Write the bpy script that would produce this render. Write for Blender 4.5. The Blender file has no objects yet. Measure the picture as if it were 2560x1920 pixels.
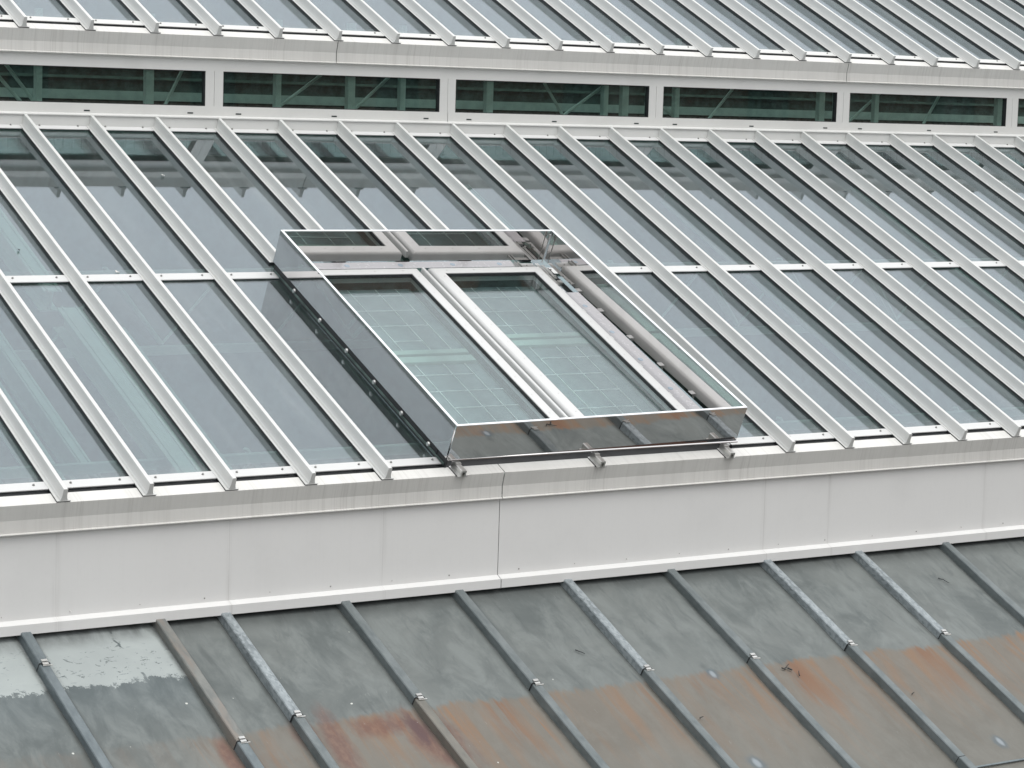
import bpy, math, random
from mathutils import Matrix, Vector
random.seed(7)
SC = bpy.context.scene
COL = SC.collection
# ---------------------------------------------------------------- camera
cam_d = bpy.data.cameras.new('camera'); cam = bpy.data.objects.new('camera', cam_d); COL.objects.link(cam)
cam_d.sensor_width = 36; cam_d.lens = 6274.36/2560*36
cam_d.clip_end = 2000; cam_d.clip_start = .1
RX = Matrix.Rotation(1.456128, 3, 'X'); RZ = Matrix.Rotation(-0.585547, 3, 'Z'); RC = Matrix.Rotation(0.0304026, 3, 'Z')
M4 = (RZ @ RX @ RC).to_4x4(); M4.translation = Vector((-6.39576, -14.72289, 2.58079))
cam.matrix_world = M4
SC.camera = cam
# ---------------------------------------------------------------- sky and sun (bright overcast)
SUN_EL, SUN_AZ = 66, 150          # azimuth from +Y clockwise: veiled sun behind the camera
w = bpy.data.worlds.new('World'); SC.world = w; w.use_nodes = True
nt = w.node_tree; nt.nodes.clear()
sky = nt.nodes.new('ShaderNodeTexSky'); sky.sky_type = 'NISHITA'; sky.sun_disc = False
sky.sun_elevation = math.radians(SUN_EL); sky.sun_rotation = math.radians(SUN_AZ)
sky.dust_density = 5; sky.air_density = 1.5; sky.ozone_density = 1.0
hs = nt.nodes.new('ShaderNodeHueSaturation'); hs.inputs['Saturation'].default_value = .30
bg = nt.nodes.new('ShaderNodeBackground'); bg.inputs['Strength'].default_value = .15
ow = nt.nodes.new('ShaderNodeOutputWorld')
# cloud layer over the clear-sky model: brighter overhead, softly uneven
tcw = nt.nodes.new('ShaderNodeTexCoord'); spw = nt.nodes.new('ShaderNodeSeparateXYZ'); nt.links.new(tcw.outputs['Generated'], spw.inputs[0])
rmp = nt.nodes.new('ShaderNodeMapRange'); nt.links.new(spw.outputs[2], rmp.inputs[0])
rmp.inputs[1].default_value = 0; rmp.inputs[2].default_value = 1; rmp.inputs[3].default_value = 3.5; rmp.inputs[4].default_value = 6.2
cn = nt.nodes.new('ShaderNodeTexNoise'); cn.inputs['Scale'].default_value = 3.2; cn.inputs['Detail'].default_value = 5; nt.links.new(tcw.outputs['Generated'], cn.inputs['Vector'])
cr = nt.nodes.new('ShaderNodeMapRange'); nt.links.new(cn.outputs['Fac'], cr.inputs[0]); cr.inputs[1].default_value = .3; cr.inputs[2].default_value = .7; cr.inputs[3].default_value = .86; cr.inputs[4].default_value = 1.12
mu = nt.nodes.new('ShaderNodeMath'); mu.operation = 'MULTIPLY'; nt.links.new(rmp.outputs[0], mu.inputs[0]); nt.links.new(cr.outputs[0], mu.inputs[1])
vm = nt.nodes.new('ShaderNodeVectorMath'); vm.operation = 'SCALE'; vm.inputs[0].default_value = (.975, .99, 1.01); nt.links.new(mu.outputs[0], vm.inputs['Scale'])
mxw = nt.nodes.new('ShaderNodeMix'); mxw.data_type = 'RGBA'; mxw.inputs[0].default_value = .75
nt.links.new(sky.outputs[0], hs.inputs['Color']); nt.links.new(hs.outputs[0], mxw.inputs[6]); nt.links.new(vm.outputs[0], mxw.inputs[7])
nt.links.new(mxw.outputs[2], bg.inputs[0]); nt.links.new(bg.outputs[0], ow.inputs[0])
sd = bpy.data.lights.new('sun', 'SUN'); sd.energy = .5; sd.angle = math.radians(45); sd.color = (1, .975, .94)
sun = bpy.data.objects.new('sun', sd); COL.objects.link(sun)
el, az = math.radians(SUN_EL), math.radians(SUN_AZ)
sv = Vector((math.sin(az)*math.cos(el), math.cos(az)*math.cos(el), math.sin(el)))
sun.rotation_euler = sv.to_track_quat('Z', 'Y').to_euler()
SC.view_settings.view_transform = 'Standard'; SC.view_settings.look = 'None'
SC.view_settings.exposure = 0.80; SC.view_settings.gamma = 1
try:
    SC.cycles.max_bounces = 10; SC.cycles.transparent_max_bounces = 24; SC.cycles.glossy_bounces = 6
except Exception: pass

# ---------------------------------------------------------------- node helper
class V:
    def __init__(s, g, o): s.g, s.o = g, o
    def _m(s, op, b=None, c=None):
        n = s.g.nodes.new('ShaderNodeMath'); n.operation = op
        for i, v in enumerate((s, b, c)):
            if v is None: continue
            if isinstance(v, V): s.g.links.new(v.o, n.inputs[i])
            else: n.inputs[i].default_value = v
        return V(s.g, n.outputs[0])
    def __add__(s, b): return s._m('ADD', b)
    def __sub__(s, b): return s._m('SUBTRACT', b)
    def __mul__(s, b): return s._m('MULTIPLY', b)
    __radd__ = __add__; __rmul__ = __mul__
    def __rsub__(s, b): return (s*-1)+b
    def mx(s, b): return s._m('MAXIMUM', b)
    def mn(s, b): return s._m('MINIMUM', b)
    def ab(s): return s._m('ABSOLUTE')
    def pw(s, b): return s._m('POWER', b)
    def clamp(s):
        r = s._m('ADD', 0.0); r.o.node.use_clamp = True; return r
    def ss(s, a, b):     # smooth step a..b -> 0..1 (a may be above b)
        n = s.g.nodes.new('ShaderNodeMapRange'); n.interpolation_type = 'SMOOTHSTEP'
        s.g.links.new(s.o, n.inputs[0])
        if a > b:
            n.inputs[1].default_value = b; n.inputs[2].default_value = a; n.inputs[3].default_value = 1; n.inputs[4].default_value = 0
        else:
            n.inputs[1].default_value = a; n.inputs[2].default_value = b
        return V(s.g, n.outputs[0])
class Mat:
    def __init__(s, name):
        s.m = bpy.data.materials.new(name); s.m.use_nodes = True
        s.g = s.m.node_tree; s.g.nodes.clear()
        s.out = s.g.nodes.new('ShaderNodeOutputMaterial')
        tc = s.g.nodes.new('ShaderNodeTexCoord'); s.P = tc.outputs['Object']
        sp = s.g.nodes.new('ShaderNodeSeparateXYZ'); s.g.links.new(s.P, sp.inputs[0])
        s.x, s.y, s.z = [V(s.g, sp.outputs[i]) for i in range(3)]
    def vec(s, x, y, z):
        n = s.g.nodes.new('ShaderNodeCombineXYZ')
        for i, v in enumerate((x, y, z)):
            if isinstance(v, V): s.g.links.new(v.o, n.inputs[i])
            else: n.inputs[i].default_value = v
        return n.outputs[0]
    def noise(s, sx, sy, sz, detail=3, rough=.55, off=0, dist=0):
        n = s.g.nodes.new('ShaderNodeTexNoise'); n.inputs['Scale'].default_value = 1
        n.inputs['Detail'].default_value = detail; n.inputs['Roughness'].default_value = rough; n.inputs['Distortion'].default_value = dist
        s.g.links.new(s.vec(s.x*sx+off, s.y*sy+off*1.7, s.z*sz), n.inputs['Vector'])
        return V(s.g, n.outputs['Fac'])
    def objrand(s):
        n = s.g.nodes.new('ShaderNodeObjectInfo'); return V(s.g, n.outputs['Random'])
    def mix(s, f, a, b):
        n = s.g.nodes.new('ShaderNodeMix'); n.data_type = 'RGBA'
        if isinstance(f, V): s.g.links.new(f.o, n.inputs[0])
        else: n.inputs[0].default_value = f
        for i, c in ((6, a), (7, b)):
            if isinstance(c, tuple): n.inputs[i].default_value = (*c, 1)
            else: s.g.links.new(c, n.inputs[i])
        return n.outputs[2]
    def bump(s, h, strength=.3, dist=.01):
        n = s.g.nodes.new('ShaderNodeBump'); n.inputs['Strength'].default_value = strength; n.inputs['Distance'].default_value = dist
        s.g.links.new(h.o, n.inputs['Height']); return n.outputs[0]
    def pbsdf(s, col, rough=.5, metal=0, normal=None, spec=.5):
        b = s.g.nodes.new('ShaderNodeBsdfPrincipled')
        if isinstance(col, tuple): b.inputs['Base Color'].default_value = (*col, 1)
        else: s.g.links.new(col, b.inputs['Base Color'])
        if isinstance(rough, V): s.g.links.new(rough.o, b.inputs['Roughness'])
        else: b.inputs['Roughness'].default_value = rough
        b.inputs['Metallic'].default_value = metal
        b.inputs['Specular IOR Level'].default_value = spec
        if normal is not None: s.g.links.new(normal, b.inputs['Normal'])
        return b.outputs[0]
    def done(s, sh): s.g.links.new(sh, s.out.inputs[0]); return s.m

def mat_white(name, base=(.61, .615, .595), streak=0.0, rough=.42, dirt=.5, joints=()):
    m = Mat(name)
    n1 = m.noise(2.3, 2.3, 2.3, 4); n2 = m.noise(28, 28, 28, 3, off=4)
    dark = tuple(c*.80 for c in base)
    f = (n1.ss(.45, .75)*.55 + n2.ss(.5, .8)*.25)*dirt
    c = m.mix(f.clamp(), base, dark)
    if streak:
        s1 = m.noise(75, .6, 1.4, 3, .7, off=9); s2 = m.noise(14, .5, .8, 3, .6, off=2)
        brk = m.noise(2.2, .2, .2, 2, off=5).ss(.35, .62)
        c = m.mix((s1.ss(.46, .72)*streak*(brk*.8+.2) + s2.ss(.5, .8)*streak*.5).clamp(), c, (.40, .39, .365))
    for jx, wd in joints:      # butt joints and the run-off stains under them
        d = (m.x-jx+(m.noise(2, 2, 3, 2, off=jx)-.5)*.006).ab()
        c = m.mix((d.ss(.004, .0015)*wd*.5).clamp(), c, (.30, .29, .27))
        c = m.mix((d.ss(.045, .0)*m.noise(30, 2, 2, 3, off=jx).ss(.35, .7)*.22).clamp(), c, (.40, .39, .37))
    g = m.bump(m.noise(3, 3, 3, 2, off=3), .12, .01)
    return m.done(m.pbsdf(c, n2*.2+rough-.1, 0, g))
def mat_plain(name, col, rough=.5, metal=0, var=.2):
    m = Mat(name); n = m.noise(9, 9, 9, 4)
    c = m.mix(n.ss(.3, .7), tuple(v*(1-var) for v in col), tuple(min(1, v*(1+var)) for v in col))
    return m.done(m.pbsdf(c, rough, metal))
def mat_glass(name, tint, refl, dust=.06, wav=.02, fres=1.0, rtint=(.95, .98, 1.0)):
    m = Mat(name); g = m.g
    nb = m.bump(m.noise(1.1, .8, 1, 1, off=2), wav, .05)
    tr = g.nodes.new('ShaderNodeBsdfTransparent'); tr.inputs[0].default_value = (*tint, 1)
    gl = g.nodes.new('ShaderNodeBsdfGlossy'); gl.inputs['Roughness'].default_value = .0; gl.inputs['Color'].default_value = (*rtint, 1)
    g.links.new(nb, gl.inputs['Normal'])
    ge = g.nodes.new('ShaderNodeNewGeometry'); dp = g.nodes.new('ShaderNodeVectorMath'); dp.operation = 'DOT_PRODUCT'
    g.links.new(ge.outputs['Incoming'], dp.inputs[0]); g.links.new(ge.outputs['Normal'], dp.inputs[1])
    f = (((1-V(g, dp.outputs['Value']).ab()).pw(5))*(fres*(1-refl)) + refl).clamp()
    mx = g.nodes.new('ShaderNodeMixShader'); g.links.new(f.o, mx.inputs[0]); g.links.new(tr.outputs[0], mx.inputs[1]); g.links.new(gl.outputs[0], mx.inputs[2])
    df = g.nodes.new('ShaderNodeBsdfDiffuse'); df.inputs[0].default_value = (.55, .58, .57, 1)
    r = m.objrand()
    st = m.noise(9, .9, 1, 4, .6, off=r*60+6).ss(.42, .78); sp = m.noise(3, 2, 2, 3, off=r*40+1)
    low = m.y.ss(-1.12, -1.30)*(m.noise(22, 2, 1, 4, .6, off=r*30).ss(.3, .7)*.7+.3)   # dirt washed down to the foot of each pane
    spot = m.noise(26, 20, 1, 2, .5, off=r*90+3).ss(.765, .79)
    d = ((st*.6+sp*.5)*dust*(r*1.1+.45)+low*dust*1.6+spot*dust*4).clamp()
    m2 = g.nodes.new('ShaderNodeMixShader'); g.links.new(d.o, m2.inputs[0]); g.links.new(mx.outputs[0], m2.inputs[1]); g.links.new(df.outputs[0], m2.inputs[2])
    return m.done(m2.outputs[0])

WHITE = mat_white('white_coated_aluminium')
WHITE_CLEAN = mat_white('clean_white_aluminium', (.58, .585, .575), dirt=.25)
STREAK = mat_white('streaked_white_gutter', (.64, .635, .605), streak=.38, joints=((3.0, .5), (5.40, .4), (.0, .3), (8.1, .4)))
PANEL = mat_white('white_fascia_sheet', (.69, .69, .675), streak=.03, dirt=.3, joints=((-.04, .3), (1.2, .45), (2.39, .35), (5.79, .5), (6.44, .3), (8.1, .3)))
GASKET = mat_plain('black_rubber', (.018, .02, .022), .6)
SLOT = mat_plain('dark_opening', (.02, .03, .03), .8)
SCREW = mat_plain('screw_steel', (.30, .30, .29), .4, .6)
GLASS = mat_glass('roof_glass', (.70, .775, .76), .185, dust=.075, rtint=(.885, .935, 1.0))
GLASS_W = mat_glass('clerestory_glass', (.86, .93, .905), .03, dust=.015, fres=.6)
GLASS_S = mat_glass('sash_glass', (.83, .90, .89), .12, dust=.02)
TEAL = mat_plain('pale_green_painted_steel', (.37, .455, .42), .5, 0, .1)
TEAL_C = mat_plain('sea_green_painted_steel', (.50, .60, .56), .5, 0, .1)
TEAL_L = mat_plain('light_green_painted_steel', (.34, .45, .415), .5, 0, .08)
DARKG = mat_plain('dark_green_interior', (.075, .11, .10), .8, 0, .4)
PALE = mat_plain('pale_green_gloss', (.40, .52, .47), .4, 0, .05)
def mat_mirror(rough=.012):
    m = Mat('polished_stainless_steel')
    h = m.noise(1.3, 1.3, 1.3, 2, .4, off=3)
    sm = m.noise(4, 4, 4, 4, off=8)
    b = m.bump(h, .10, .02)
    c = m.mix(sm.ss(.45, .8), (.69, .675, .67), (.62, .605, .60))
    return m.done(m.pbsdf(c, rough, 1, b))
MIRROR = mat_mirror()
RIM = mat_plain('brushed_rim', (.86, .88, .90), .3, .35, .05)
STEEL = mat_plain('stainless_bracket', (.58, .58, .56), .3, .8, .15)

# ---------------------------------------------------------------- mesh helper
class MB:
    def __init__(s): s.v, s.f, s.k = [], [], []
    def add(s, vs, fs, k=0):
        o = len(s.v); s.v += [tuple(p) for p in vs]
        s.f += [tuple(i+o for i in f) for f in fs]; s.k += [k]*len(fs)
    def box(s, x0, x1, y0, y1, z0, z1, k=0):
        s.add([(x, y, z) for x in (x0, x1) for y in (y0, y1) for z in (z0, z1)],
              [(0, 1, 3, 2), (4, 6, 7, 5), (0, 4, 5, 1), (2, 3, 7, 6), (0, 2, 6, 4), (1, 5, 7, 3)], k)
    def prism(s, prof, a0, a1, axis, k=0, cap=True):
        # prof in the two other axes; extruded along axis (0: prof=(y,z), 1: prof=(x,z), 2: prof=(x,y))
        n = len(prof); vs = []
        for a in (a0, a1):
            for p, q in prof:
                vs.append({0: (a, p, q), 1: (p, a, q), 2: (p, q, a)}[axis])
        fs = [(i, (i+1) % n, (i+1) % n+n, i+n) for i in range(n)]
        if cap: fs += [tuple(range(n-1, -1, -1)), tuple(range(n, 2*n))]
        s.add(vs, fs, k)
    def tube(s, a, b, r, n=10, k=0, r2=None):
        a, b = Vector(a), Vector(b); d = (b-a).normalized()
        u = d.orthogonal().normalized(); w_ = d.cross(u); r2 = r if r2 is None else r2
        vs = [c+(u*math.cos(t)+w_*math.sin(t))*rr for c, rr in ((a, r), (b, r2)) for t in [2*math.pi*i/n for i in range(n)]]
        s.add(vs, [(i, (i+1) % n, (i+1) % n+n, i+n) for i in range(n)]+[tuple(range(n-1, -1, -1)), tuple(range(n, 2*n))], k)
    def bar(s, a, b, w_, h, up=(0, 0, 1), k=0):
        a, b = Vector(a), Vector(b); d = (b-a).normalized(); u = d.cross(Vector(up)).normalized(); v = u.cross(d)
        vs = [c+u*p*w_/2+v*q*h/2 for c in (a, b) for p, q in ((-1, -1), (1, -1), (1, 1), (-1, 1))]
        s.add(vs, [(0, 1, 5, 4), (1, 2, 6, 5), (2, 3, 7, 6), (3, 0, 4, 7), (3, 2, 1, 0), (4, 5, 6, 7)], k)
    def mesh(s, name, mats):
        me = bpy.data.meshes.new(name); me.from_pydata(s.v, [], s.f)
        for m in (mats if isinstance(mats, (list, tuple)) else [mats]): me.materials.append(m)
        for p, k in zip(me.polygons, s.k): p.material_index = k
        import bmesh
        bm = bmesh.new(); bm.from_mesh(me); bmesh.ops.recalc_face_normals(bm, faces=bm.faces); bm.to_mesh(me); bm.free()
        return me
    def build(s, name, mats, parent=None, loc=(0, 0, 0), bev=0):
        return link(name, s.mesh(name, mats), parent, loc, bev)
def link(name, me, parent=None, loc=(0, 0, 0), bev=0):
    o = bpy.data.objects.new(name, me); COL.objects.link(o); o.location = loc
    if parent is not None: o.parent = parent
    if bev:
        b = o.modifiers.new('bevel', 'BEVEL'); b.width = bev; b.segments = 2; b.limit_method = 'ANGLE'; b.angle_limit = math.radians(40)
    return o
def tag(o, label=None, cat=None, group=None, kind=None):
    for k, v in (('label', label), ('category', cat), ('group', group), ('kind', kind)):
        if v: o[k] = v
    return o
def empty(name, loc=(0, 0, 0), rot=(0, 0, 0)):
    o = bpy.data.objects.new(name, None); COL.objects.link(o); o.location = loc; o.rotation_euler = rot; o.empty_display_size = .2
    return o

# ---------------------------------------------------------------- measured frame
A = 0.4260994; S = .6                     # roof slope 24.4 deg, bar spacing
CA, SA = math.cos(A), math.sin(A)
PU = Vector((0, 5.079, 3.1012))           # rib end line of the upper roof
WY = 5.168                                # clerestory wall plane
LEN = 5.564
NG = -.108                                 # glass surface
def W(x, t, n): return Vector((x, t*CA-n*SA, t*SA+n*CA))   # roof frame -> world

# ---------------------------------------------------------------- glass roofs
def rib_mesh(t0, t1):
    m = MB()
    fin = [(-.027, -.083), (-.020, -.070), (-.0165, -.05), (-.0145, -.003), (-.0115, 0), (.0115, 0), (.0145, -.003), (.0165, -.05), (.020, -.070), (.027, -.083)]
    m.prism(fin, t0, t1, 1)
    m.prism([(-.047, -.090), (-.047, -.0865), (-.045, -.085), (.045, -.085), (.047, -.0865), (.047, -.090)], t0-.004, t1, 1)
    return m
def make_roof(root, ribs, t_end, upper=False, gap=None):
    full = rib_mesh(0, t_end).mesh('glazing_bar', WHITE)
    gk = MB(); gk.box(-.0475, .0475, .145, t_end, -.112, -.0902); gk.box(-.0475, .0475, .002, .145, -.1015, -.0902)
    gmesh = gk.mesh('gasket', GASKET)
    for i in ribs:
        x = i*S-.014
        if gap and i in gap:
            o = link('glazing_bar', rib_mesh(3.118, t_end).mesh('glazing_bar', WHITE), root, (x, 0, 0))
            q = MB(); q.box(-.0475, .0475, 3.118, t_end, -.120, -.0902); g = q.build('gasket', GASKET, o)
        else:
            o = link('glazing_bar', full, root, (x, 0, 0)); g = link('gasket', gmesh, o)
    # panes
    def pane(x, t0, t1, n):
        q = MB(); q.box(-.262, .262, t0-(t0+t1)/2, t1-(t0+t1)/2, -.006, 0)
        o = q.build('glass_pane', GLASS, root, (x, (t0+t1)/2, n))
        o.rotation_euler = (random.gauss(0, .0009), random.gauss(0, .0016), 0)
    sm = MB(); sm.tube((0, 0, 0), (0, 0, .006), .0095, 10, r2=.0075); sm.tube((0, 0, .006), (0, 0, .010), .006, 6)
    screw = sm.mesh('screw', SCREW)
    bars = {}
    def cbar(x, t0, t1, nt=-.090):
        key = (round(t1-t0, 4), nt)
        if key not in bars:
            h = (t1-t0)/2; q = MB()
            q.prism([(-h, nt-.0085), (-h, nt-.002), (-h+.003, nt), (h-.003, nt), (h, nt-.002), (h, nt-.0085)], -.256, .256, 0)
            q.box(-.256, .256, -h+.006, h-.012, NG+.001, nt-.0087, 1)
            bars[key] = q.mesh('clamp_bar', [WHITE_CLEAN if not upper else WHITE, GASKET])
        o = link('clamp_bar', bars[key], root, (x, (t0+t1)/2, 0))
        for s_ in (-1, 1): link('screw', screw, o, (s_*.172+random.uniform(-.004, .004), .006, nt))
    ib = sorted(ribs)[:-1]
    for i in ib:
        x = i*S-.014+S/2
        if gap and 5 <= i <= 8: cut = True
        else: cut = False
        if not cut: pane(x, .15, 2.90, NG)
        pane(x, 2.93, t_end-.05, NG-.0015)
        if not (gap and 5 <= i <= 8): cbar(x, .150, .238)
        if not upper or True:
            if not (gap and i in (5, 6, 7, 8)): cbar(x, 2.868, 2.966)
        if not upper: cbar(x, 5.485, 5.575)

lower = tag(empty('glass_roof', (0, 0, 0), (A, 0, 0)), 'lower sloping glass roof with white standing glazing bars, below the strip of dark windows', 'glass roof')
make_roof(lower, range(-3, 27), LEN, gap={5, 6, 7, 8, 9})
upper = tag(empty('glass_roof', PU, (A, 0, 0)), 'upper sloping glass roof with closely seen white bars, above the strip of dark windows', 'glass roof')
make_roof(upper, range(1, 31), 5.9, upper=True)
SC_A, SC_B, SC_C = (2.685, 4.648), (1.607, 3.011), (.942, 3.381)
FEATH = mat_plain('white_down', (.66, .66, .63), .8)
for X, t, l, mt, nm, lab in ((SC_A[0], SC_A[1], .032, FEATH, 'feather', 'tiny white feather scrap high on a glass pane, left of the mirror surround'), (SC_B[0], SC_B[1], .040, FEATH, 'feather', 'small white feather caught just above the cross bar at far left'),
                       (SC_C[0], SC_C[1], .018, GASKET, 'leaf', 'tiny dark leaf speck on the glass at the far left edge')):
    m = MB()
    for k in range(5): m.bar((0, 0, .002+.002*k), (l*math.cos(2.4+k*.28)*(.6+.1*k), l*math.sin(2.4+k*.28)*1.3, .006+.003*k), .005, .0015)
    o = m.build(nm, mt, None, W(X, t, NG+.001)); o.rotation_euler = (A, 0, 0); tag(o, lab, nm)
m = MB(); m.box(.2, 18.3, 5.86, 6.02, -.115, .02); m.build('ridge_cap', WHITE, upper)
m = MB(); m.prism([(6.02, -.02), (6.02, -.10), (11.5, -4.2), (11.5, -4.1)], .2, 18.3, 0); m.build('rear_slope', WHITE, upper)
# gaps of gutter: sections between joints
def prof_sections(root, name, prof, xs, mat, gapw=.008, close=True, wob=0):
    for a, b in zip(xs[:-1], xs[1:]):
        m = MB(); m.prism(prof, a+gapw/2, b-gapw/2, 0)
        m.build(name, mat, root)
# gutter profile in (Y,Z) relative to rib end line; closed strip with 4 mm thickness
GP = [(.135, -.0450), (.0420, -.0890), (.0395, -.0915), (.0400, -.0940), (.0676, -.1927), (.0676, -.2745), (.0560, -.2800), (.0560, -.2850), (.0890, -.2950),
      (.105, -.2950), (.105, -.262), (.0735, -.262), (.0735, -.1927), (.047, -.102), (.133, -.063)]
def gutter(root, xs): prof_sections(root, 'gutter_section', GP, xs, STREAK)
g1 = tag(empty('eaves_gutter'), 'pale streaked metal eaves trim along the foot of the lower glass roof', 'gutter')
gutter(g1, [-3, 3.356, 9.356, 16.2])
g2 = tag(empty('eaves_gutter', PU), 'grey dirt-streaked metal eaves trim under the upper glass roof, above the windows', 'gutter')
gutter(g2, [-.6, 4.78, 10.80, 18.5])
for g_ in (g1, g2):
    m = MB(); m.prism([(t*CA-n*SA, t*SA+n*CA) for t, n in ((.095, -.125), (.236, -.125), (.236, -.1125), (.095, -.1125))], -2.9 if g_ is g1 else -.5, 16.1 if g_ is g1 else 18.4, 0); m.build('dark_filler', GASKET, g_)  # black filler added so the bright interior doesn't show through the gap

# ---------------------------------------------------------------- fascia under the lower gutter
fas = tag(empty('fascia_wall'), 'plain pale fascia wall between the lower gutter and the old zinc roof', 'fascia')
FX = [-3, 3.352, 9.352, 16.2]
fp = [(.0886, -.293), (.0886, -.842), (.0500, -.8600), (.0391, -.8640), (.0391, -.9283), (.043, -.9283), (.043, -.868), (.0955, -.846), (.0955, -.293)]
for a, b in zip(FX[:-1], FX[1:]):
    m = MB(); m.prism(fp, a+.003, b-.003, 0); p = m.build('fascia_panel', PANEL, fas)
    x = a+.18
    k = 0
    while x < b:
        r = MB(); r.tube((x, .0878, -.812+random.uniform(-.003, .003)), (x, .0845, -.812), .005 if k % 2 == 0 else .0028, 7); r.build('rivet', SCREW, p); x += .49 if k % 2 == 0 else .47; k += 1
m = MB(); m.box(-3, 16.2, .10, .16, -1.2, -.30); m.build('backing_board', DARKG, fas)

# ---------------------------------------------------------------- clerestory strip
cl = tag(empty('clerestory_wall'), 'strip of long dark windows in pale frames between the two glass roofs', 'window wall')
Z0, Z1 = 2.402, 2.707
MX = [3.578+2.404*k for k in range(-2, 7)]
m = MB()
m.box(MX[0]-.1, MX[-1]+.1, WY, WY+.07, Z1, 2.84)                       # head
m.build('head_frame', WHITE, cl)
q = MB()
q.prism([(WY, Z0), (WY, 2.318), (WY-.004, 2.312), (5.0765, 2.309), (5.0725, 2.3045), (5.0725, 2.296), (5.0845, 2.296), (5.0845, 2.19), (5.095, 2.19), (5.11, 2.29), (WY+.07, 2.30), (WY+.07, Z0)], MX[0]-.1, 5.985, 0)
q.build('sill_flashing', WHITE, cl)
q = MB()
q.prism([(WY, Z0), (WY, 2.318), (WY-.004, 2.312), (5.0765, 2.307), (5.0725, 2.3025), (5.0725, 2.294), (5.0845, 2.294), (5.0845, 2.19), (5.095, 2.19), (5.11, 2.29), (WY+.07, 2.30), (WY+.07, Z0)], 5.991, MX[-1]+.1, 0)
q.build('sill_flashing', WHITE, cl)
for k, x in enumerate(MX):
    for s_ in (-1, 1):
        m = MB(); m.box(x+(.0015 if s_ > 0 else -.086), x+(.086 if s_ > 0 else -.0015), WY, WY+.07, Z0, Z1); m.build('mullion', WHITE, cl)
    if k < len(MX)-1:
        a, b = x+.086, MX[k+1]-.086
        wdw = tag(MB(), ) if False else None
        fr = MB(); t = .006
        fr.box(a, a+t, WY+.002, WY+.06, Z0, Z1); fr.box(b-t, b, WY+.002, WY+.06, Z0, Z1)
        fr.box(a+t, b-t, WY+.002, WY+.06, Z0, Z0+t); fr.box(a+t, b-t, WY+.002, WY+.06, Z1-t, Z1)
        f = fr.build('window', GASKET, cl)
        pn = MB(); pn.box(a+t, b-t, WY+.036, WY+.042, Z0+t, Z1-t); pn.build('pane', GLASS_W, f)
        for dx in (.24-.086, 1.205-.086, 2.175-.086):
            sl = MB(); X = x+.086+dx; sl.box(X-.027, X+.027, WY-.0016, WY+.002, 2.3335, 2.3455); sl.build('drain_slot', SLOT, cl)

# ---------------------------------------------------------------- mirrored wind guard on the lower roof
wg = tag(empty('wind_guard', (0, 0, 0), (A, 0, 0)), 'four-sided upstanding mirror-polished steel surround around the two roof windows', 'wind guard')
NB, NT = -.020, .262
NF = -.086
FL, FR, RR, RL = (2.899, .085), (5.512, .119), (5.458, 2.984), (2.900, 3.004)
def wall_panel(p, q, inward, th=.006):
    # p,q in (X,t); inward unit (x,t)
    m = MB(); (ax, ay), (bx, by) = p, q; ix, iy = inward
    vs = [(ax, ay, NB), (bx, by, NB), (bx, by, NT-.0065), (ax, ay, NT-.0065)]
    vs += [(x+ix*th, y+iy*th, z) for x, y, z in vs]
    m.add(vs, [(0, 1, 2, 3), (7, 6, 5, 4), (0, 4, 5, 1), (1, 5, 6, 2), (2, 6, 7, 3), (3, 7, 4, 0)])
    o = m.build('side_panel', MIRROR, wg)
    r = MB(); d = Vector((bx-ax, by-ay)).normalized(); e = .0; w2 = .019
    vs = [(ax-ix*.001, ay-iy*.001, NT-.006), (bx-ix*.001, by-iy*.001, NT-.006), (bx+ix*w2, by+iy*w2, NT-.006), (ax+ix*w2, ay+iy*w2, NT-.006)]
    vs += [(x, y, NT) for x, y, z in vs]
    r.add(vs, [(3, 2, 1, 0), (4, 5, 6, 7), (0, 1, 5, 4), (1, 2, 6, 5), (2, 3, 7, 6), (3, 0, 4, 7)])
    r.build('rim', RIM, o, bev=.0015)
    return o
g = .0
fp_ = wall_panel(FL, FR, (0, 1))
wall_panel((RL[0]+.02, RL[1]), (RR[0]-.02, RR[1]), (0, -1))
wall_panel((FL[0], FL[1]+.021), (RL[0], RL[1]), (1, 0))
wall_panel((FR[0], FR[1]+.021), (RR[0], RR[1]), (-1, 0))
# rolled lower lip of the front panel
m = MB(); m.box(2.96, 5.46, .25, .30, NG-.02, NG+.012); m.build('shade_strip', DARKG, wg)  # dark strip standing in for the shadow below the front panel
lip = MB(); pr = []
for k in range(9):
    t_ = math.pi*k/8; pr.append((-.0005-.012*math.sin(t_)*0-.011*math.sin(t_*.5), NB-.011*(1-math.cos(t_*.5))))
pr += [(.02, NB-.011), (.02, NB-.0005)]
lip.prism([(a+.097, b) for a, b in pr], FL[0]+.01, FR[0]-.01, 0); lip.build('rolled_lip', MIRROR, wg)
# shadow gap bolts under the left and right sides
for t_ in (.36, .78, 1.22, 1.68, 2.14, 2.60):
    b = MB(); b.tube((2.905, t_, NG+.048), (2.893, t_, NG+.048), .020, 14, r2=.015); b.build('standoff', STEEL, wg)
b = MB(); b.box(2.9065, 2.914, .10, 2.98, NG+.001, NB+.02); b.build('gap_blackout', GASKET, wg)  # black boards added to keep the gap under the surround dark
b = MB(); b.box(2.897, 2.906, .12, 2.96, NG+.026, NG+.040); b.build('support_angle', DARKG, wg)
b = MB(); b.box(5.50, 5.506, .13, 2.95, NG-.04, NF-.001); b.build('gap_blackout', GASKET, wg)
b = MB(); b.box(2.90, 5.50, .235, .245, NG-.02, NB-.01); b.build('gap_blackout', GASKET, wg)
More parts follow.
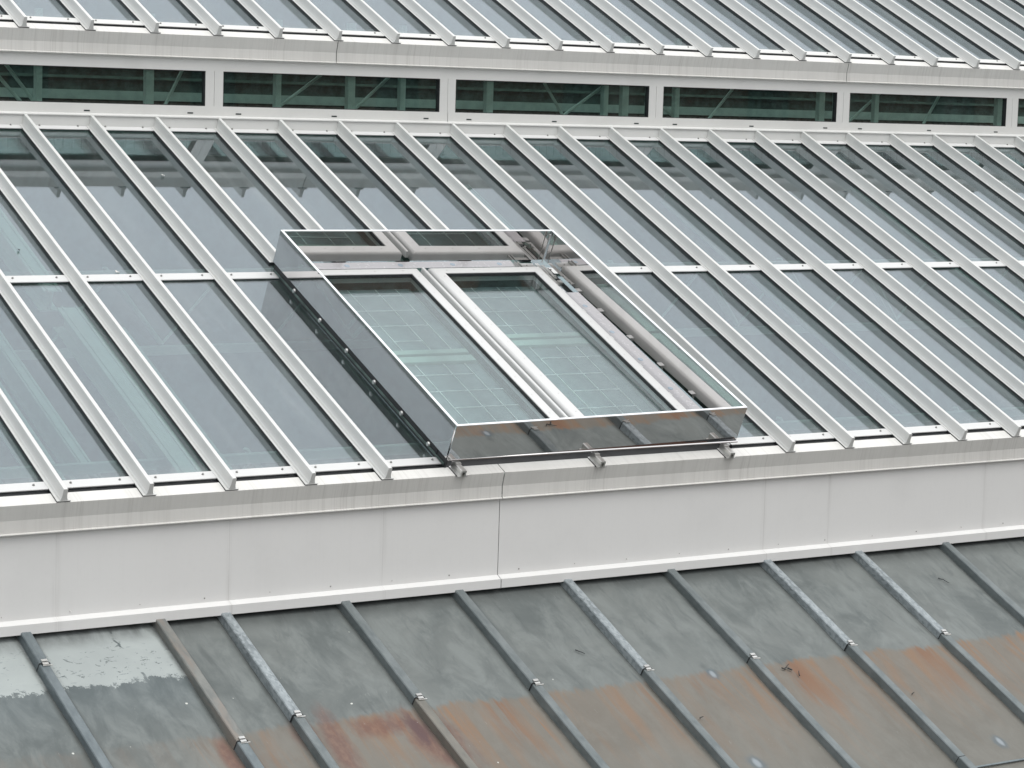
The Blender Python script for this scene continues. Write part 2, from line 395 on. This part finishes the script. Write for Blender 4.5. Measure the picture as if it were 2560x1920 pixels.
# support rails that poke out under the front panel
for i in (5, 7, 9):
    X = i*S-.014
    m = MB()
    pr = [(-.040, -.0985), (-.040, -.094), (-.022, -.092), (-.022, -.050), (-.016, -.046), (.016, -.046), (.022, -.050), (.022, -.092), (.040, -.094), (.040, -.0985), (.010, -.0985), (.010, -.060), (-.010, -.060), (-.010, -.0985)]
    m.prism(pr, -.028, .115, 1)
    m.box(-.0215, .0215, .06, .114, -.0458, -.040)
    r_ = m.build('support_rail', STEEL, wg, (X, 0, 0))
    m = MB(); m.box(-.046, -.041, -.01, .115, -.1005, -.093); m.build('gasket', GASKET, r_)
# floor sheet between the windows and the panels, with plugs and clips
SH = mat_white('pale_lavender_sheet', (.36, .352, .36), dirt=.02, rough=.25)
NF = -.086
m = MB(); m.box(5.415, 5.565, .20, 2.53, NF-.003, NF); m.build('floor_sheet', SH, wg)
m = MB(); m.box(3.06, 5.20, 2.985, 3.09, NF-.003, NF); m.build('floor_sheet', SH, wg)
PLUG = mat_plain('grey_plug', (.30, .36, .41), .25, .3, .08)
for t_ in (.52, .98, 1.43, 1.87, 2.30):
    c = MB(); c.tube((5.478, t_, NF), (5.478, t_, NF+.0015), .023, 18); c.build('plug', PLUG, wg)
for X in (3.60, 4.10, 4.60, 5.06):
    c = MB(); c.tube((X, 3.035, NF), (X, 3.035, NF+.0015), .023, 18); c.build('plug', PLUG, wg)
for t_ in (.40, .84, 1.28, 1.72, 2.16, 2.50):
    c = MB(); c.box(5.352, 5.40, t_, t_+.05, NF+.02, NF+.024); c.box(5.352, 5.358, t_+.01, t_+.03, NF-.03, NF+.02); c.tube((5.345, t_+.02, NF-.04), (5.372, t_+.02, NF+.018), .006, 8); c.build('clip', WHITE_CLEAN, wg)
m = MB(); m.box(5.34, 5.51, 2.868, 2.966, -.0985, -.090); m.tube((5.47, 2.925, -.09), (5.47, 2.925, -.085), .0075, 8, k=1); m.build('bar_end', [WHITE_CLEAN, SCREW], wg)
m = MB(); m.box(5.36, 5.60, 2.54, 3.04, NG-.004, NG); m.build('glass_strip', GLASS, wg)
# rail hardware near the rear right corner
m = MB(); m.prism([(-.018, -.098), (-.018, -.055), (-.013, -.050), (.013, -.050), (.018, -.055), (.018, -.098)], 2.60, 2.97, 1)
m.build('support_rail', STEEL, wg, (5.385, 0, 0))
m = MB(); m.box(5.20, 5.335, 2.89, 2.965, -.050, -.046); m.tube((5.26, 2.93, -.046), (5.26, 2.93, -.040), .008, 8); m.box(5.155, 5.165, 2.87, 2.97, -.06, -.03); m.box(5.185, 5.195, 2.87, 2.97, -.06, -.03)
m.build('bracket', STEEL, wg)
m = MB(); m.tube((5.42, 2.95, -.03), (5.42, 2.95, .22), .004, 8); m.tube((5.42, 2.95, .19), (5.42, 2.95, .235), .010, 8); m.build('stay_rod', STEEL, wg)
m = MB(); m.box(5.405, 5.43, 2.70, 2.93, -.05, -.045); m.tube((5.417, 2.72, -.045), (5.417, 2.72, -.03), .010, 8); m.box(5.40, 5.436, 2.62, 2.66, -.06, -.04); m.build('bracket', STEEL, wg)

# ---------------------------------------------------------------- the two roof windows (sashes)
def sash(x0, x1, t0, t1, label, trans):
    r = tag(empty('roof_window', W((x0+x1)/2, t0, -.098), (A, 0, 0)), label, 'roof window', 'roof windows inside the mirror surround')
    L_ = t1-t0; h = (x1-x0)/2; fw = .104; n1 = .090   # local: x centred, y 0..L, z 0..n1
    m = MB(); R_ = .030
    # rounded rim cross section swept round the four sides
    prof = [(0, .0)]+[(R_*(1-math.cos(math.pi/2*k/6)), n1-R_+R_*math.sin(math.pi/2*k/6)) for k in range(7)]+[(fw-.002, n1), (fw, n1-.002), (fw, n1-.032), (fw-.02, n1-.034), (fw-.02, 0)]
    rings = []
    for (sx, sy) in ((-1, 0), (1, 0), (1, 1), (-1, 1)):
        ring = []
        for o_, z in prof:
            ring.append((sx*(h-o_), (o_ if sy == 0 else L_-o_), z))
        rings.append(ring)
    vs = [p for rg in rings for p in rg]; n = len(prof)
    fs = [(i*n+j, ((i+1) % 4)*n+j, ((i+1) % 4)*n+(j+1) % n, i*n+(j+1) % n) for i in range(4) for j in range(n)]
    m.add(vs, fs); fo = m.build('sash_frame', WHITE_CLEAN, r)
    for p in fo.data.polygons: p.use_smooth = True
    e = fo.modifiers.new('edge', 'EDGE_SPLIT'); e.split_angle = math.radians(30)
    gk = MB(); a = h-fw
    gk.box(-a, -a+.008, fw, L_-fw, n1-.034, n1-.006); gk.box(a-.008, a, fw, L_-fw, n1-.034, n1-.006)
    gk.box(-a+.008, a-.008, fw, fw+.008, n1-.034, n1-.006); gk.box(-a+.008, a-.008, L_-fw-.008, L_-fw, n1-.034, n1-.006)
    gk.build('gasket', GASKET, r)
    p = MB(); p.box(-a+.008, a-.008, fw+.008, L_-fw-.008, n1-.026, n1-.018); pg = p.build('glass_pane', GLASS_S, r)
    sc = MB(); sc.tube((0, 0, 0), (0, 0, .002), .0075, 10, r2=.0055); scm = sc.mesh('screw', STEEL)
    k = 0; y = .12
    while y < L_-.06:
        for s_ in (-1, 1): link('screw', scm, fo, (s_*(h-.068), y, n1))
        y += .262
    for x in (-.40, -.14, .12, .38): link('screw', scm, fo, (x, L_-.060, n1))
    # curb below
    c = MB()
    for (a0, a1, b0, b1) in ((-h+.03, -h+.06, .03, L_-.03), (h-.06, h-.03, .03, L_-.03), (-h+.06, h-.06, .03, .06), (-h+.06, h-.06, L_-.06, L_-.03)):
        c.box(a0, a1, b0, b1, -.078, .0)
    c.build('curb', DARKG, r)
    return r
s1 = sash(3.050, 4.142, .22, 2.858, 'left roof window, its outer edge hidden behind the mirror side panel', 1.35)
s2 = sash(4.248, 5.335, .22, 2.858, 'right roof window, the one fully inside view beside the row of grey plugs', 1.55)
cs = MB(); cs.prism([(-.013, -.03), (-.013, .020), (-.008, .027), (.008, .027), (.013, .020), (.013, -.03)], .22, 2.85, 1)
cs.prism([(.013, -.02), (.013, .008), (.020, .010), (.020, -.02)], .22, 2.85, 1)
tag(cs.build('cover_strip', WHITE_CLEAN, None, W(4.194, 0, -.035)), 'narrow white raised strip in the gap between the two roof windows', 'cover strip').rotation_euler = (A, 0, 0)
# leaded diffuser panels seen through the sashes
def laylight(x0, x1, t0, t1, label):
    r = tag(empty('ceiling_panel', W((x0+x1)/2, t0, -.42), (A, 0, 0)), label, 'ceiling panel', 'leaded ceiling panels under the roof windows')
    h = (x1-x0)/2; L_ = t1-t0
    m = MB(); f_ = .085
    m.box(-h, -h+f_, 0, L_, -.03, .03); m.box(h-f_, h, 0, L_, -.03, .03); m.box(-h+f_, h-f_, 0, f_*.7, -.03, .028); m.box(-h+f_, h-f_, L_-f_, L_, -.03, .028)
    m.build('panel_frame', PALE, r)
    m = MB()
    for x in (-h*.62, -h*.22, h*.25, h*.6): m.box(x-.0028, x+.0028, f_, L_-f_, .0, .006)
    rnd = random.Random(int(x0*100+t0*10))
    for k in range(6):
        y = f_+(L_-2*f_)*(k+.6)/6.3; a = rnd.choice((-h*.62, -h+f_, -h*.22)); b = rnd.choice((h*.25, h*.6, h-f_))
        m.box(a, b, y-.0028, y+.0028, .0062, .011)
    m.build('glazing_line', mat_plain('white_cames', (.80, .88, .86), .4) if 'white_cames' not in bpy.data.materials else bpy.data.materials['white_cames'], r)
    p = MB(); p.box(-h+f_, h-f_, f_, L_-f_, -.012, -.004); p.build('diffuser', mat_plain('pale_diffuser', (.20, .25, .262), .5, 0, .12) if 'pale_diffuser' not in bpy.data.materials else bpy.data.materials['pale_diffuser'], r)
laylight(3.35, 4.46, .40, 2.10, 'lower leaded ceiling panel seen through the left roof window')
laylight(3.35, 4.46, 2.14, 3.85, 'upper leaded ceiling panel seen through the left roof window')
laylight(4.55, 5.66, .50, 2.30, 'lower leaded ceiling panel seen through the right roof window')
laylight(4.55, 5.66, 2.34, 4.0, 'upper leaded ceiling panel seen through the right roof window')

# ---------------------------------------------------------------- interior seen dimly through the glass
def beam(x, t0, t1, w_, n_, label, mat):
    o = MB(); o.box(-w_/2, w_/2, 0, t1-t0, -.012, 0); o.box(-.01, .01, 0, t1-t0, -.17, -.012); o.box(-w_/2, w_/2, 0, t1-t0, -.182, -.17)
    for k in (-1, 1): o.box(k*w_*.30-.006, k*w_*.30+.006, 0, t1-t0, 0, .012)
    r = o.build('roof_beam', mat, None, W(x, t0, n_)); r.rotation_euler = (A, 0, 0)
    return tag(r, label, 'roof beam', 'pale green beams under the lower glass roof')
for x, t0, t1, w_, n_, mt, lab in (
        (1.34, -.1, 3.19, .19, -.50, PALE, 'brightest pale green beam, running down under the glass at the lower left'),
        (1.31, 3.45, 5.4, .15, -.50, PALE, 'short pale green beam under the upper part of the left glass panes'),
        (1.62, .9, 2.95, .20, -.55, TEAL_L, 'faint wide green beam just right of the brightest one at lower left'),
        (.42, -.1, 2.6, .13, -.60, TEAL_L, 'faint green beam nearest the lower left corner of the glass roof'),
        (.78, -.1, 3.3, .10, -.70, TEAL_L, 'thin faint green beam between the two lower left ones'),
        (-.3, -.1, 3.3, .16, -.55, TEAL_L, 'green beam at the very left edge of the glass roof'),
        (6.25, -.1, 5.5, .10, -.60, TEAL_L, 'green beam under the glass just right of the mirror surround'),
        (8.65, -.1, 5.5, .10, -.60, TEAL_L, 'green beam under the glass well right of the mirror surround'),
        (11.05, -.1, 5.5, .10, -.60, TEAL_L, 'green beam under the glass near the right edge')):
    beam(x, t0, t1, w_, n_, lab, mt)
def lattice(y0, n0, label):
    n0 = n0+.10
    r = tag(empty('lattice_truss', (0, 0, 0)), label, 'truss', 'pale green trusses below the lower glass')
    m = MB(); a = W(-2, y0, n0); b = W(16, y0, n0); m.bar(a, b, .09, .07); m.build('top_chord', TEAL, r)
    m = MB(); lo = Vector((0, 0, -.62)); m.bar(a+lo, b+lo, .09, .07); m.build('bottom_chord', TEAL, r)
    x = -2.
    while x < 15.8:
        m = MB(); p = W(x, y0, n0); q = W(x+.5, y0+.1, n0)+lo
        for dy in (0, .13):
            e = Vector((0, dy*CA, dy*SA)); m.bar(p+e, q+e, .05, .02)
        m.tube(q, W(x+1.0, y0, n0), .012, 8); m.build('diagonal', PALE, r); x += 1.0
lattice(1.15, -.72, 'lower latticed green truss crossing under the lower glass roof')
lattice(3.9, -.72, 'upper latticed green truss crossing under the lower glass roof')
# clerestory truss just behind the window strip
ct = tag(empty('clerestory_truss', (0, 5.85, 2.2)), 'green steel posts and diagonal tubes right behind the strip of windows', 'truss')
for k, x in enumerate((-.1, 2.22, 3.27, 4.56, 5.33, 5.89, 6.87, 8.25, 8.49, 9.14, 11.06, 11.83, 13.65, 15.2)):
    m = MB(); wd = (.075, .055)[k % 2]; m.box(x-wd/2, x+wd/2, -.03, .03, .03, 1.0)
    m.box(x-wd*.8, x+wd*.8, -.04, .04, .16, .20)
    m.build('post', TEAL_C, ct)
for (a, b) in (((1.95, 2.71), (2.19, 2.42)), ((1.87, 2.62), (2.08, 2.40)), ((3.62, 2.70), (3.48, 2.43)), ((5.02, 2.69), (4.62, 2.41)), ((5.77, 2.7), (5.45, 2.43)), ((7.58, 2.68), (7.79, 2.4)),
               ((8.22, 2.66), (7.81, 2.4)), ((9.90, 2.69), (9.72, 2.5)), ((8.97, 2.53), (9.18, 2.4)), ((11.92, 2.7), (11.54, 2.42)), ((12.8, 2.7), (12.62, 2.44)), ((14.9, 2.7), (14.3, 2.4)), ((.6, 2.7), (1.0, 2.4))):
    A_, B_ = Vector((a[0], 0, a[1]-2.2)), Vector((b[0], 0, b[1]-2.2)); d_ = A_-B_
    m = MB(); m.tube(B_-d_*.6+Vector((0, .06, 0)), A_+d_*.7+Vector((0, .06, 0)), .016, 8); m.build('diagonal', TEAL_C, ct)
m = MB(); m.box(-1.5, 17, -.05, .05, -.10, .03); m.build('bottom_chord', TEAL, ct)
m = MB(); m.box(-1.5, 17, -.05, .05, .52, .60); m.build('top_chord', TEAL, ct)
# far side of the hall
fw_ = tag(empty('inner_wall', (0, 9.4, 0)), 'dim far wall inside the hall with a green rail above ribbed sheet, seen through the window strip', 'wall')
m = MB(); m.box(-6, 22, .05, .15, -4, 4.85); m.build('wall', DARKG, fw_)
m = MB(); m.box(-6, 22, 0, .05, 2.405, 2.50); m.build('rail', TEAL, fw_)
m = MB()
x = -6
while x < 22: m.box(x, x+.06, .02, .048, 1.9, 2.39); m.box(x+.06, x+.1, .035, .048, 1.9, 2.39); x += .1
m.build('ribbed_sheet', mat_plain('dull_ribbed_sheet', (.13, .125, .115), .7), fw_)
for z in (2.62, 2.74, 2.9):
    m = MB(); m.box(-6, 22, -.02, .04, z, z+.03); m.build('purlin', mat_plain('dim_purlin', (.10, .15, .13), .7) if 'dim_purlin' not in bpy.data.materials else bpy.data.materials['dim_purlin'], fw_)
hw = tag(empty('hall_shell'), 'dark inner shell of the glass-roofed hall below the roof edge', 'building')
m = MB(); m.box(-6, 22, .2, 9.4, -4.1, -4.0); m.build('hall_floor', mat_plain('hall_floor_screed', (.20, .25, .24), .7), hw)
m = MB(); m.prism([(.2, -4), (9.4, -4), (9.4, 4.8), (5.2, 2.9), (5.1, 2.1), (.2, -.25)], -6.1, -6, 0); m.prism([(.2, -4), (9.4, -4), (9.4, 4.8), (5.2, 2.9), (5.1, 2.1), (.2, -.25)], 22, 22.1, 0); m.box(-6, 22, .17, .24, -4, -.30); m.build('end_wall', DARKG, hw)

# ---------------------------------------------------------------- old zinc roof
ZO = Vector((0, .0886, -.951))
def mat_zinc():
    m = Mat('weathered_zinc')
    x, t = m.x, m.y
    big = m.noise(1.1, 1.3, 1, 5, .6, off=1, dist=.6); med = m.noise(5.5, 2.6, 1, 6, .65, off=3, dist=.5); fine = m.noise(26, 13, 1, 5, .7, off=5)
    diag = m.noise(9, 2.2, 1, 5, .6, off=11, dist=1.2)
    c = m.mix(big.ss(.3, .7), (.150, .172, .170), (.245, .268, .258))
    c = m.mix(med.ss(.4, .68)*.7, c, (.29, .32, .31))
    c = m.mix(diag.ss(.5, .78)*.55, c, (.12, .137, .137))
    c = m.mix(fine.ss(.55, .8)*.30, c, (.30, .33, .32))
    # rust from the lap line downwards
    edge = t + (m.noise(3, .4, 1, 4, off=7)-.5)*.16 + (m.noise(20, 1, 1, 4, off=6)-.5)*.16+.085
    below = edge.ss(-1.075, -1.135)
    fade = t.ss(-2.35, -1.2)
    st = m.noise(7.5, .75, 1, 4, .65, off=2, dist=.3); st2 = m.noise(2.4, .5, 1, 3, .5, off=8)
    right = x.ss(.0, 1.3)*.85+.15
    base_r = below*right
    c = m.mix((base_r*.62).clamp(), c, (.245, .222, .184))
    str_ = below*fade*right*(m.noise(.8, .35, 1, 2, off=41).ss(.25, .55)*.65+.5)*(st.ss(.42, .66)*.8+.12)
    c = m.mix(str_.clamp(), c, (.31, .205, .135))
    s4 = below*t.ss(-2.6, -1.25)*m.noise(26, .55, 1, 4, .6, off=17).ss(.56, .70)*m.noise(1.7, .4, 1, 2, off=19).ss(.42, .6)*right
    c = m.mix((s4*.9).clamp(), c, (.40, .205, .10))
    s3 = below*t.ss(-1.9, -1.2)*st2.ss(.52, .68)*st.ss(.42, .6)
    c = m.mix((s3*.7*right).clamp(), c, (.25, .12, .07))
    # red primer patches
    def blob(cx, cy, rx, ry, wob=.35, tilt=0):
        u = (x-cx)*(1/rx) + (t-cy)*tilt; v = (t-cy)*(1/ry)
        d = (u*u+v*v).pw(.5) + (med-.5)*wob*4 + (diag-.5)*wob*2
        return d.ss(1.25, .45)
    red = blob(2.03, -1.50, .20, .34, tilt=.9).mx(blob(1.72, -1.30, .26, .13)).mx(blob(1.34, -1.42, .10, .36, .25, -.6)).mx(blob(.58, -1.45, .07, .3, .2)).mx(blob(1.16, -1.3, .1, .2, .2))
    c = m.mix((red*.72).clamp(), c, m.mix(fine.ss(.4, .7), (.20, .10, .08), (.30, .17, .125)))
    c = m.mix((blob(1.95, -1.38, .08, .18, .5)*.7).clamp(), c, (.12, .075, .085))
    c = m.mix(.36, c, (0.0, 0.0, 0.0))
    # pale flaking paint in the first two bays
    pedge = t + (m.noise(13, 11, 1, 7, .8, off=4)-.5)*.38 + (m.noise(3, 1, 1, 2, off=9)-.5)*.1
    paint = pedge.ss(-.58, -.565)*x.ss(.665, .655)
    chips = m.noise(13, 22, 1, 6, .7, off=12, dist=1.0).ss(.585, .62)*t.ss(-.02, -.2)*m.noise(3, 3, 1, 2, off=21).ss(.42, .55)
    crk = (x-.31+t*.10+(m.noise(3, 9, 1, 4, off=31)-.5)*.10).ab().ss(.012, .005)*m.noise(4, 9, 1, 3, off=33).ss(.44, .52)*t.ss(-.6, -.5)
    chips = chips.mx(crk)
    band = t.ss(-1.25, -.6)*x.ss(.68, .64)
    c = m.mix((band*.75).clamp(), c, m.mix(med.ss(.3, .75), (.085, .105, .11), (.16, .185, .188)))
    c = m.mix((paint*(1-chips)).clamp(), c, m.mix(big.ss(.3, .7), (.30, .33, .325), (.37, .405, .395)))
    # dirt along the top, with shade under the fascia painted in
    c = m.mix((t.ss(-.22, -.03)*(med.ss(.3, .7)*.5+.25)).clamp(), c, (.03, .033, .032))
    # grime and batten shadows, painted together as dark lines
    for sx in (-.262, .68, 1.158, 2.075, 3.0, 3.935, 4.875, 5.80, 6.725, 7.655):
        c = m.mix(((x-sx+.0+(fine-.5)*.03).ab().ss(.09, .04)*(med.ss(.3, .6)*.5+.25)).clamp(), c, (.04, .044, .04))
    # white bird spots
    sp = m.g.nodes.new('ShaderNodeTexVoronoi'); sp.inputs['Scale'].default_value = 5.5
    m.g.links.new(m.vec(x+m.noise(30, 30, 1)*.02, t, 0), sp.inputs['Vector'])
    dist = V(m.g, sp.outputs['Distance'])
    spc = m.g.nodes.new('ShaderNodeSeparateColor'); m.g.links.new(sp.outputs['Color'], spc.inputs[0])
    for cx, cy, rx, ry in ((4.48, -1.21, .040, .045), (6.31, -2.33, .042, .05), (4.2, -2.16, .05, .055)):
        c = m.mix((blob(cx, cy, rx*1.5, ry*1.6, .35, .5)*.5).clamp(), c, (.07, .11, .14))
        c = m.mix((blob(cx, cy, rx*.6, ry, .4, .6)*.9).clamp(), c, (.25, .28, .30))
    c = m.mix((dist+(fine-.5)*.06).ss(.055, .03)*V(m.g, spc.outputs[0]).ss(.55, .6)*x.ss(3.6, 2.8), c, (.55, .56, .53))
    scr = m.noise(60, 6, 1, 3, .6, off=15, dist=3).ss(.70, .74)
    c = m.mix(scr*.35, c, (.36, .39, .38))
    b = m.bump(big*.6+med*.3+fine*.05, .55, .02)
    return m.done(m.pbsdf(c, fine*.2+.58, .0, b, .3))
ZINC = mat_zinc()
def mat_batten(name, a, b, spangle, rust=0):
    m = Mat(name)
    vo = m.g.nodes.new('ShaderNodeTexVoronoi'); vo.inputs['Scale'].default_value = 55; m.g.links.new(m.vec(m.x, m.y*.6, m.z), vo.inputs['Vector'])
    sc = m.g.nodes.new('ShaderNodeSeparateColor'); m.g.links.new(vo.outputs['Color'], sc.inputs[0])
    n = m.noise(12, 5, 12, 5, .65)
    c = m.mix((n.ss(.3, .7)*(1-spangle)+V(m.g, sc.outputs[0])*spangle).clamp(), a, b)
    d = m.noise(8, 1.6, 8, 4, .6, off=3)
    c = m.mix(d.ss(.5, .7)*.6, c, tuple(v*.62 for v in a))
    if rust: c = m.mix((m.noise(14, 2.4, 14, 4, .6, off=6).ss(.45, .62)*rust).clamp(), c, (.225, .20, .175))
    return m.done(m.pbsdf(c, .45, .35, m.bump(n, .2, .004)))
GALV = mat_batten('bright_galvanised', (.16, .185, .195), (.36, .40, .415), .6)
DULL = mat_batten('dull_zinc_batten', (.115, .137, .14), (.185, .208, .21), .12)
DULLR = mat_batten('brown_stained_batten', (.14, .15, .145), (.22, .225, .21), .15, .8)
BLUE = mat_batten('blue_grey_batten', (.11, .135, .145), (.175, .205, .215), .2)
TAN = mat_batten('tan_stained_batten', (.13, .132, .118), (.19, .185, .16), .1, .25)
zr = tag(empty('zinc_roof', ZO, (A, 0, 0)), 'old weathered zinc roof with batten seams and rust streaks, at the bottom of the photo', 'metal roof')
# sheet: grid, gently uneven, pan by pan, with a lap step
seams = [-5.0, -4.06, -3.12, -2.18, -1.24, -.262, .68, 1.158, 2.075, 3.0, 3.935, 4.875, 5.80, 6.725, 7.655, 8.58, 9.5, 10.4, 11.3, 12.2, 13.1, 14.0]
X0, X1, T0, T1 = -5.0, 14.0, -6.5, .06
m = MB(); nx, ny = 190, 80
rnd = random.Random(3)
ph = [(rnd.uniform(1, 5), rnd.uniform(1, 5), rnd.uniform(0, 6), rnd.uniform(.0005, .0022)) for _ in range(9)]
tl = [T1-(T1-T0)*j/ny for j in range(ny+1)]
vs = []; idx = {}
for j, t in enumerate(tl):
    for i in range(nx+1):
        x = X0+(X1-X0)*i/nx
        z = sum(a*math.sin(fx*x*1.3+p)*math.cos(fy*t*1.1+p*2) for fx, fy, p, a in ph)
        z += (-.006 if t < -1.19 else 0) + (-.006 if t < -2.56 else 0)
        vs.append((x, t, z))
m.add(vs, [(j*(nx+1)+i, (j+1)*(nx+1)+i, (j+1)*(nx+1)+i+1, j*(nx+1)+i+1) for j in range(ny) for i in range(nx)])
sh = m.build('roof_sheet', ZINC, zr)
for p in sh.data.polygons: p.use_smooth = True
lapm = MB(); lapm.box(5.84, 6.69, -2.56, -2.545, -.002, .006); lapm.build('sheet_lap', BLUE, zr)
def batten(x, mats, brk, rot=0):
    up, lowm = mats
    pr = [(-.043, -.012), (-.036, .050), (-.030, .056), (.030, .056), (.036, .050), (.043, -.012)]
    g_ = [(a*.93, b*.94) for a, b in pr]
    o = MB(); o.prism(pr, brk, .02, 1); o = o.build('batten', up, zr, (x, 0, 0))
    o.rotation_euler[2] = rot
    l = MB()
    def seg(t0, t1):   # slight wobble down the slope
        n_ = 7; rings = []
        for k in range(n_+1):
            t = t0+(t1-t0)*k/n_; dx = .004*math.sin(t*2.1+x*3)
            rings.append([(a+dx, t, b+.002*math.sin(t*3+x)) for a, b in g_])
        v_ = [p for r_ in rings for p in r_]; c_ = len(g_)
        l.add(v_, [(i*c_+j, (i+1)*c_+j, (i+1)*c_+(j+1) % c_, i*c_+(j+1) % c_) for i in range(n_) for j in range(c_)])
    seg(brk+.002, brk-1.34); seg(brk-1.345, -6.5)
    l.build('batten_lower', lowm, o)
    c = MB()   # folded clip at the joint
    c.box(-.018, .022, brk-.022, brk-.002, .0572, .063); c.box(-.018, .022, brk+.004, brk+.026, .0572, .067); c.box(-.020, .044, brk-.030, brk-.023, .0525, .0575)
    c.build('clip', STEEL, o)
    c = MB(); c.prism([(-.046, -.012), (-.0385, .0515), (-.031, .0585), (.031, .0585), (.0385, .0515), (.046, -.012), (.042, -.012), (.035, .048), (.029, .0545), (-.029, .0545), (-.035, .048), (-.042, -.012)], brk-.006, brk+.001, 1)
    c.build('joint_edge', GASKET, o)
spec = {-.262: ((BLUE, BLUE), -.36), .68: ((DULLR, BLUE), -1.33), 1.158: ((GALV, DULL), -1.15), 2.075: ((DULL, TAN), -1.13), 3.0: ((DULL, DULL), -1.13), 3.935: ((GALV, DULL), -1.125),
        4.875: ((DULL, DULL), -1.14), 5.80: ((GALV, DULL), -1.13), 6.725: ((GALV, DULL), -1.14), 7.655: ((DULL, DULL), -1.14)}
for x in seams[1:-1]:
    mt, bk = spec.get(x, ((DULL, DULL), -1.14)); batten(x, mt, bk, random.uniform(-.002, .002))
# litter on the zinc
def Zp(x, t, n): return ZO+W(x, t, n)
tw = [(5.09, -1.27, .10, 'black charred twig on the rust line beside the clip', .6), (5.16, -1.36, .06, 'short black twig just below the rust line', .9), (3.55, -.78, .07, 'thin black twig on the grey zinc under the mirror surround', -.9),
      (7.62-.35, -.42, .10, 'thin dark twig on the grey zinc near the right edge', -1.0), (5.95, -1.72, .035, 'tiny dark leaf scrap low on the right part of the rusty zinc', .5), (4.05, -1.66, .035, 'curled dark leaf scrap in the middle of the rusty zinc', .2)]
for x, t, l, lab, an in tw:
    m = MB(); p0 = Vector((0, 0, .006)); n_ = 5
    for k in range(n_):
        p1 = p0+Vector((math.cos(an+random.uniform(-.5, .5)), math.sin(an+random.uniform(-.5, .5)), 0))*l/n_+Vector((0, 0, random.uniform(0, .002)))
        m.tube(p0, p1, .0042*(1-k/n_*.6), 6); p0 = p1
    if 'charred' in lab: m.tube((l*.3, l*.1, .006), (l*.5, -.02, .008), .006, 6); m.tube((0, 0, .006), (-.02, .02, .008), .005, 6)
    o = m.build('twig', GASKET, None, Zp(x, t, .004)); o.rotation_euler = (A, 0, 0); tag(o, lab, 'twig', 'bits of litter on the zinc roof')
# ---------------------------------------------------------------- what the mirrors look at: lower building, street, brick block
m = MB(); m.box(-9, 18, -5.8, .1, -14, -3.72); m.build('building_body', mat_plain('old_render', (.36, .33, .29), .8), zr, bev=0)
for o in list(zr.children):
    if o.name.startswith('building_body'):
        o.parent = None; tag(o, 'rendered wall of the building under the zinc roof, below the frame', 'building')
m = MB(); n_ = 20; m.add([(-600+1200*i/n_, -600+1200*j/n_, 0) for j in range(n_+1) for i in range(n_+1)], [(j*(n_+1)+i, j*(n_+1)+i+1, (j+1)*(n_+1)+i+1, (j+1)*(n_+1)+i) for j in range(n_) for i in range(n_)])
tag(m.build('ground', mat_plain('asphalt', (.055, .055, .055), .9), None, (0, 0, -14)), kind='structure')
bb = tag(empty('brick_building', (34, -48, -14), (0, 0, math.radians(34))), 'brown brick block across the street, seen only as a reflection in the mirror panels', 'building')
mb = Mat('brown_brick'); br = mb.g.nodes.new('ShaderNodeTexBrick'); br.inputs['Scale'].default_value = 1.0; br.inputs['Color1'].default_value = (.26, .12, .085, 1); br.inputs['Color2'].default_value = (.18, .085, .06, 1); br.inputs['Mortar'].default_value = (.24, .2, .17, 1)
br.inputs['Brick Width'].default_value = .25; br.inputs['Row Height'].default_value = .08; br.inputs['Mortar Size'].default_value = .01
mb.g.links.new(mb.vec(mb.x, mb.z, 0), br.inputs['Vector']); BR = mb.done(mb.pbsdf(br.outputs[0], .85))
m = MB(); m.box(-45, 45, -12, 0, 0, 27); m.build('wall', BR, bb)
m = MB(); m.box(-45.4, 45.4, -12.4, .4, 27.003, 27.7); m.build('cornice', mat_plain('stone_trim', (.38, .35, .3), .8), bb)
wm = MB(); wm.box(-.7, .7, -.02, .06, -1.1, 1.1); wmesh = wm.mesh('window', mat_plain('dark_window', (.04, .05, .055), .15))
for i in range(14):
    for j in range(6): link('window', wmesh, bb, (-40+i*6.1, 0, 3.5+j*4.2))
